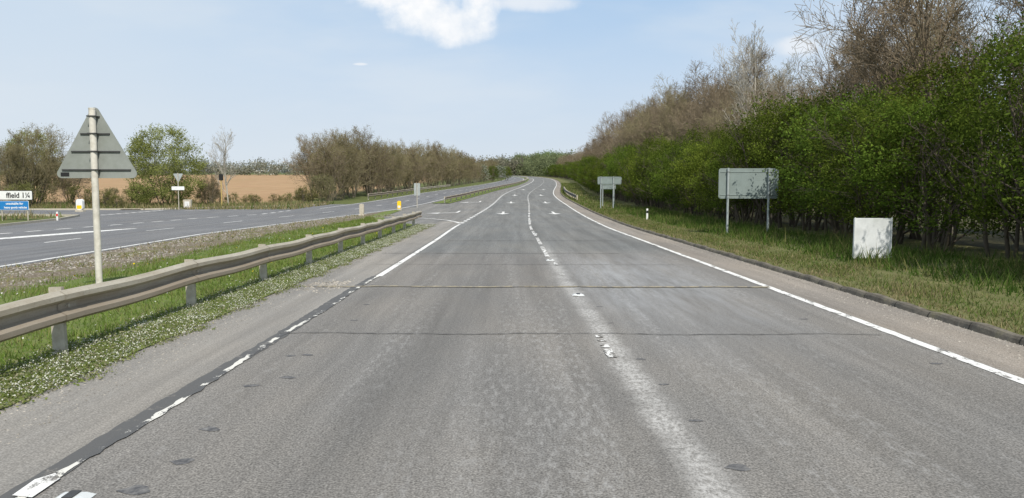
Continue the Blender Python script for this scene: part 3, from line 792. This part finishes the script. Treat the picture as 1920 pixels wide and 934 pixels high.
# ---------------------------------------------------------------- grass, flowers
def blades(name,n,xf,ys,hr,w,pal,label,dz,mat=M_GRASS,lean=.4,patchy=0):
    Y=ys(n); X=np.array([xf(a,b) for a,b in zip(Y,rng.random(n))])
    cl=np.sin(X*2.3+Y*.9+np.sin(Y*1.7)*2)+np.sin(Y*2.1-X*1.7)+np.sin(X*5.1+Y*3.3+np.sin(X*3)*2)
    if patchy:
        kp=cl+rng.normal(0,1,n)>-3+patchy; X,Y,cl=X[kp],Y[kp],cl[kp]; n=len(X)
    Z=np.interp(Y,ST,ZT)+dz
    h=rng.uniform(hr[0],hr[1],n)*rng.choice([.6,1,1.35],n)
    h*=1+.22*cl
    a=rng.uniform(0,6.283,n); wx=np.cos(a)*w*(1+Y*.03); wy=np.sin(a)*w*(1+Y*.03)
    lx=rng.normal(0,lean,n)*h; ly=rng.normal(0,lean,n)*h
    B=np.stack([X,Y,Z],1)
    V=np.stack([B+np.stack([-wx,-wy,0*h],1),B+np.stack([wx,wy,0*h],1),B+np.stack([lx,ly,h],1)],1).reshape(-1,3)
    pal=np.array(pal)
    sel=np.clip((rng.random(n)*.75+.125*(1+.6*cl))*len(pal),0,len(pal)-1).astype(int)
    cc=pal[sel]*rng.uniform(.75,1.25,(n,1)); cc=np.repeat(cc,3,0)
    o=obj(name,npmesh(name,V,3,mat,cc)); o['label']=label; o['category']='grass'; o['kind']='stuff'
ydist=lambda a,b,p:(lambda n:a+(b-a)*rng.random(n)**p)
GR=[(.11,.18,.035),(.15,.22,.045),(.18,.24,.06),(.23,.23,.09)]
DRY=[(.10,.15,.035),(.14,.17,.05),(.18,.18,.07),(.27,.225,.12),(.33,.275,.16)]
MIX=[(.08,.13,.026),(.10,.155,.034),(.13,.17,.045),(.17,.175,.065),(.26,.22,.12)]
DK=[(.045,.09,.016),(.07,.125,.023),(.10,.15,.035)]
blades('verge_grass',26000,lambda y,r:c(y)+4.86+1.5*r,ydist(5,60,1.6),(.02,.08),.006,DRY,'short patchy dry straw grass beside the kerb',.075,patchy=.6)
blades('verge_grass',42000,lambda y,r:c(y)+5.2+3.4*r,ydist(5,60,1.6),(.025,.10),.006,MIX,'rough mixed green and straw verge grass',.085)
blades('verge_grass',28000,lambda y,r:c(y)+9.6-3.0*r**1.7,ydist(7,60,1.5),(.08,.28),.008,DK+[(.18,.18,.07)],'tall dark green grass at the hedge foot',.11)
blades('median_grass',60000,lambda y,r:oppR(y)+2.7+(mr_(y)-.7-oppR(y)-2.7)*r,ydist(4,46,1.5),(.03,.12),.006,GR,'bright green central reservation grass',.015)
blades('median_weeds',8000,lambda y,r:oppR(y)+.2+3.0*r,ydist(8,50,1.4),(.02,.10),.008,DRY,'sparse dry weeds on gravel',.02,patchy=3)
blades('verge_grass',16000,lambda y,r:c(y)+4.9+4*r,ydist(50,200,1.3),(.05,.18),.012,MIX,'rough verge grass further along the hedge',.09)
blades('field_edge_grass',24000,lambda y,r:-60+42*r if y>61 else -60+31*r,lambda n:np.where(rng.random(n)<.75,61.5+rng.random(n)*14,36+rng.random(n)*13),(.12,.4),.012,[(.16,.17,.06),(.24,.21,.10),(.32,.26,.15),(.11,.16,.04)],'rough grass and dead stems by the junction',0)
n=52000
Y=4+(38-4)*rng.random(n)**1.7; e=rng.random(n); X=-4.95+1.0*e+.07*np.sin(Y*3)+.06*np.sin(Y*7.7)+np.abs(rng.normal(0,.07,n)); Z=rng.random(n)*.055*(1.15-e)+.012+np.interp(Y,ST,ZT)
pal=np.array([(.14,.18,.045),(.18,.22,.06),(.24,.26,.11),(.32,.30,.19)])[rng.integers(0,4,n)]*rng.uniform(.7,1.2,(n,1))
V,c4=leaf_quads(np.stack([X,Y,Z],1),.015,pal,flat=.5); o=obj('ground_cover_plants',npmesh('ground_cover_plants',V,4,M_GRASS,c4)); o['kind']='stuff'; o['label']='low mat of leafy ground cover under the crash barrier'; o['category']='plants'
def flowers(name,n,xf,ys,zr,r,col,label,k=5):
    Y=ys(n); X=np.array([xf(a,b) for a,b in zip(Y,rng.random(n))]); Z=np.interp(Y,ST,ZT)+rng.uniform(*zr,n)
    cl=np.sin(X*9+Y*4)+np.sin(Y*5.3-X*6); keep=cl+rng.normal(0,1.2,n)>-.5; X,Y,Z=X[keep],Y[keep],Z[keep]; n=len(X)
    rr=r*rng.uniform(.7,1.3,n)*(1+Y*.015); tx=rng.normal(0,.5,n); ty=rng.normal(0,.5,n); ph=rng.uniform(0,6,n)
    P=[]
    for i in range(k):
        a=2*math.pi*i/k+ph; dx=np.cos(a)*rr; dy=np.sin(a)*rr; P.append(np.stack([X+dx,Y+dy,Z+dx*tx+dy*ty],1))
    V=np.stack(P,1).reshape(-1,3); cc=np.repeat(np.array(col)*rng.uniform(.75,1.1,(n,1)),k,0)
    o=obj(name,npmesh(name,V,k,M_PETAL,cc)); o['kind']='stuff'; o['label']=label; o['category']='flowers'
flowers('white_daisies',34000,lambda y,r:-4.9+1.0*r+.06*math.sin(y*3),ydist(4,38,1.5),(.03,.075),.0056,(.56,.56,.48),'tiny white flowers carpeting the verge edge')
flowers('white_daisies',700,lambda y,r:oppR(y)+3+3.5*r,ydist(8,40,1.4),(.06,.12),.010,(.6,.6,.55),'scattered small white flowers in grass')
flowers('yellow_dandelions',170,lambda y,r:-8.6+3.6*r,ydist(5.5,34,1.2),(.08,.14),.014,(.75,.55,.01),'scattered yellow dandelions in median grass')
def stones(name,n,xf,ys,size,label,dz=.0):
    Y=ys(n); X=np.array([xf(a,b) for a,b in zip(Y,rng.random(n))]); Z=np.interp(Y,ST,ZT)+dz
    s=size*rng.uniform(.4,1.5,n)
    base=np.array([(1,0,0),(-.5,.87,0),(-.5,-.87,0),(.1,0,.8)])
    tris=[(0,1,3),(1,2,3),(2,0,3)]; a=rng.uniform(0,6.28,n); ca,sa=np.cos(a),np.sin(a)
    W=[]
    for bx,by,bz in base:
        jx=rng.uniform(.7,1.3,n)
        W.append(np.stack([X+(bx*ca-by*sa)*s*jx,Y+(bx*sa+by*ca)*s*jx,Z+bz*s*.7*jx],1))
    V=np.concatenate([np.stack([W[i],W[j],W[k]],1) for i,j,k in tris]).reshape(-1,3)
    g=rng.uniform(.14,.40,n); cc=np.stack([g,g*.92,g*.80],1); cc=np.repeat(np.concatenate([cc]*3),3,0)
    m=bpy.data.materials.get('stone_bits')
    if not m:
        m,nt=newmat('stone_bits'); at=node(nt,'ShaderNodeAttribute',attribute_name='Col'); finish(nt,at.outputs['Color'],.9)
    o=obj(name,npmesh(name,V,3,m,cc)); o['kind']='stuff'; o['label']=label; o['category']='gravel'
stones('gravel',8000,lambda y,r:oppR(y)+.2+2.9*r**1.2,ydist(8,52,1.5),.03,'broken pale stones along the central reservation edge',.02)
stones('road_grit',4600,lambda y,r:c(y)+4.74-.6*r**2.2,ydist(5,50,1.5),.012,'loose grit gathered against the kerb',.0)
stones('road_grit',3200,lambda y,r:-3.95+.55*r**2,ydist(4,38,1.6),.010,'loose grit along the shoulder edge',.0)
stones('road_grit',350,lambda y,r:-3.75+.7*r,lambda n:13.6+.4*rng.normal(size=n),.024,'broken concrete rubble on the shoulder joint',.0)

# ---------------------------------------------------------------- world
w=bpy.data.worlds.new('World'); scene.world=w; w.use_nodes=True; nt=w.node_tree; nt.nodes.clear()
EL=math.radians(47); sv=Vector((.36*math.cos(EL),-.933*math.cos(EL),math.sin(EL))).normalized()
sky=node(nt,'ShaderNodeTexSky'); sky.sky_type='NISHITA'; sky.sun_disc=False; sky.sun_elevation=EL; sky.sun_rotation=math.atan2(sv.x,sv.y)
sky.air_density=1.0; sky.dust_density=1.2; sky.ozone_density=1.0
tc=node(nt,'ShaderNodeTexCoord').outputs['Generated']; sx=node(nt,'ShaderNodeSeparateXYZ',{0:tc})
yy=M(nt,'MAXIMUM',sx.outputs[1],.02)
A=M(nt,'DIVIDE',sx.outputs[0],yy); B=M(nt,'DIVIDE',sx.outputs[2],yy)
elev=sx.outputs[2]
haze=mixc(nt,mr(nt,elev,.02,.28),(7.2,7.9,8.6),(4.4,6.5,9.2))
fh=mr(nt,elev,.15,.7,.96,.35)
col=mixc(nt,fh,sky.outputs[0],haze)
vec=node(nt,'ShaderNodeCombineXYZ',{0:A,1:B,2:0.0}).outputs[0]
ci=noise(nt,vec,1.7,5,.55,sc=(1,3.4,1),loc=(.3,1.2,0))
col=mixc(nt,mr(nt,ci,.40,.66,0,.55,True),col,(7.5,8.2,8.9))
col=mixc(nt,mr(nt,A,-.05,-.6,0,.55,True),col,(7.2,8.0,8.75))
wn=noise(nt,vec,19,7,.58); wn2=noise(nt,vec,30,5,.6,loc=(.05,-.03,0))
def blob(a,b,ra,rb):
    x=M(nt,'POWER',M(nt,'ABSOLUTE',M(nt,'DIVIDE',M(nt,'SUBTRACT',A,a),ra)),2); y=M(nt,'POWER',M(nt,'ABSOLUTE',M(nt,'DIVIDE',M(nt,'SUBTRACT',B,b),rb)),2)
    return M(nt,'SUBTRACT',1,M(nt,'ADD',x,y))
f=None
for q in ((-.155,.262,.060,.030),(-.075,.220,.056,.028),(-.115,.236,.065,.032),(-.045,.238,.028,.030),(-.12,.29,.06,.03)):
    g=blob(*q); f=g if f is None else M(nt,'MAXIMUM',f,g)
f=M(nt,'ADD',f,M(nt,'MULTIPLY',M(nt,'SUBTRACT',wn,.5),2.8))
fr=mr(nt,sx.outputs[1],.05,.1)
cov=M(nt,'MULTIPLY',mr(nt,f,-.3,.95,0,1,True),fr)
shd=M(nt,'ADD',M(nt,'MULTIPLY',mr(nt,B,.195,.26,1,0),.35),M(nt,'MULTIPLY',mr(nt,wn2,.35,.62,1,0),.8))
ccol=mixc(nt,M(nt,'MINIMUM',shd,1.0),(10.4,10.4,10.4),(8.6,9.1,9.7))
col=mixc(nt,cov,col,ccol)
f2=None
for q in ((.030,.248,.060,.014),(-.2,.168,.010,.002),(.375,.190,.035,.016)):
    g=blob(*q); f2=g if f2 is None else M(nt,'MAXIMUM',f2,g)
f2=M(nt,'ADD',f2,M(nt,'MULTIPLY',M(nt,'SUBTRACT',wn,.5),2.0))
col=mixc(nt,M(nt,'MULTIPLY',mr(nt,f2,-.3,1.0,0,.75,True),fr),col,(9,9.3,9.7))
bg=node(nt,'ShaderNodeBackground',{'Color':col,'Strength':.098}); node(nt,'ShaderNodeOutputWorld',{0:bg.outputs[0]})
sun=bpy.data.lights.new('sun','SUN'); sun.energy=4.6; sun.angle=math.radians(.5); sun.color=(1,.95,.86)
so=obj('sun',sun); so.rotation_euler=sv.to_track_quat('Z','Y').to_euler()

cam=bpy.data.cameras.new('camera'); cam.lens=26.25; cam.sensor_width=36; cam.clip_end=6000; cam.clip_start=.05
co=obj('camera',cam,None,(0,0,1.7)); co.rotation_euler=(math.radians(90-4.37),0,0)
scene.camera=co
scene.view_settings.view_transform='Standard'; scene.view_settings.look='None'; scene.view_settings.exposure=0
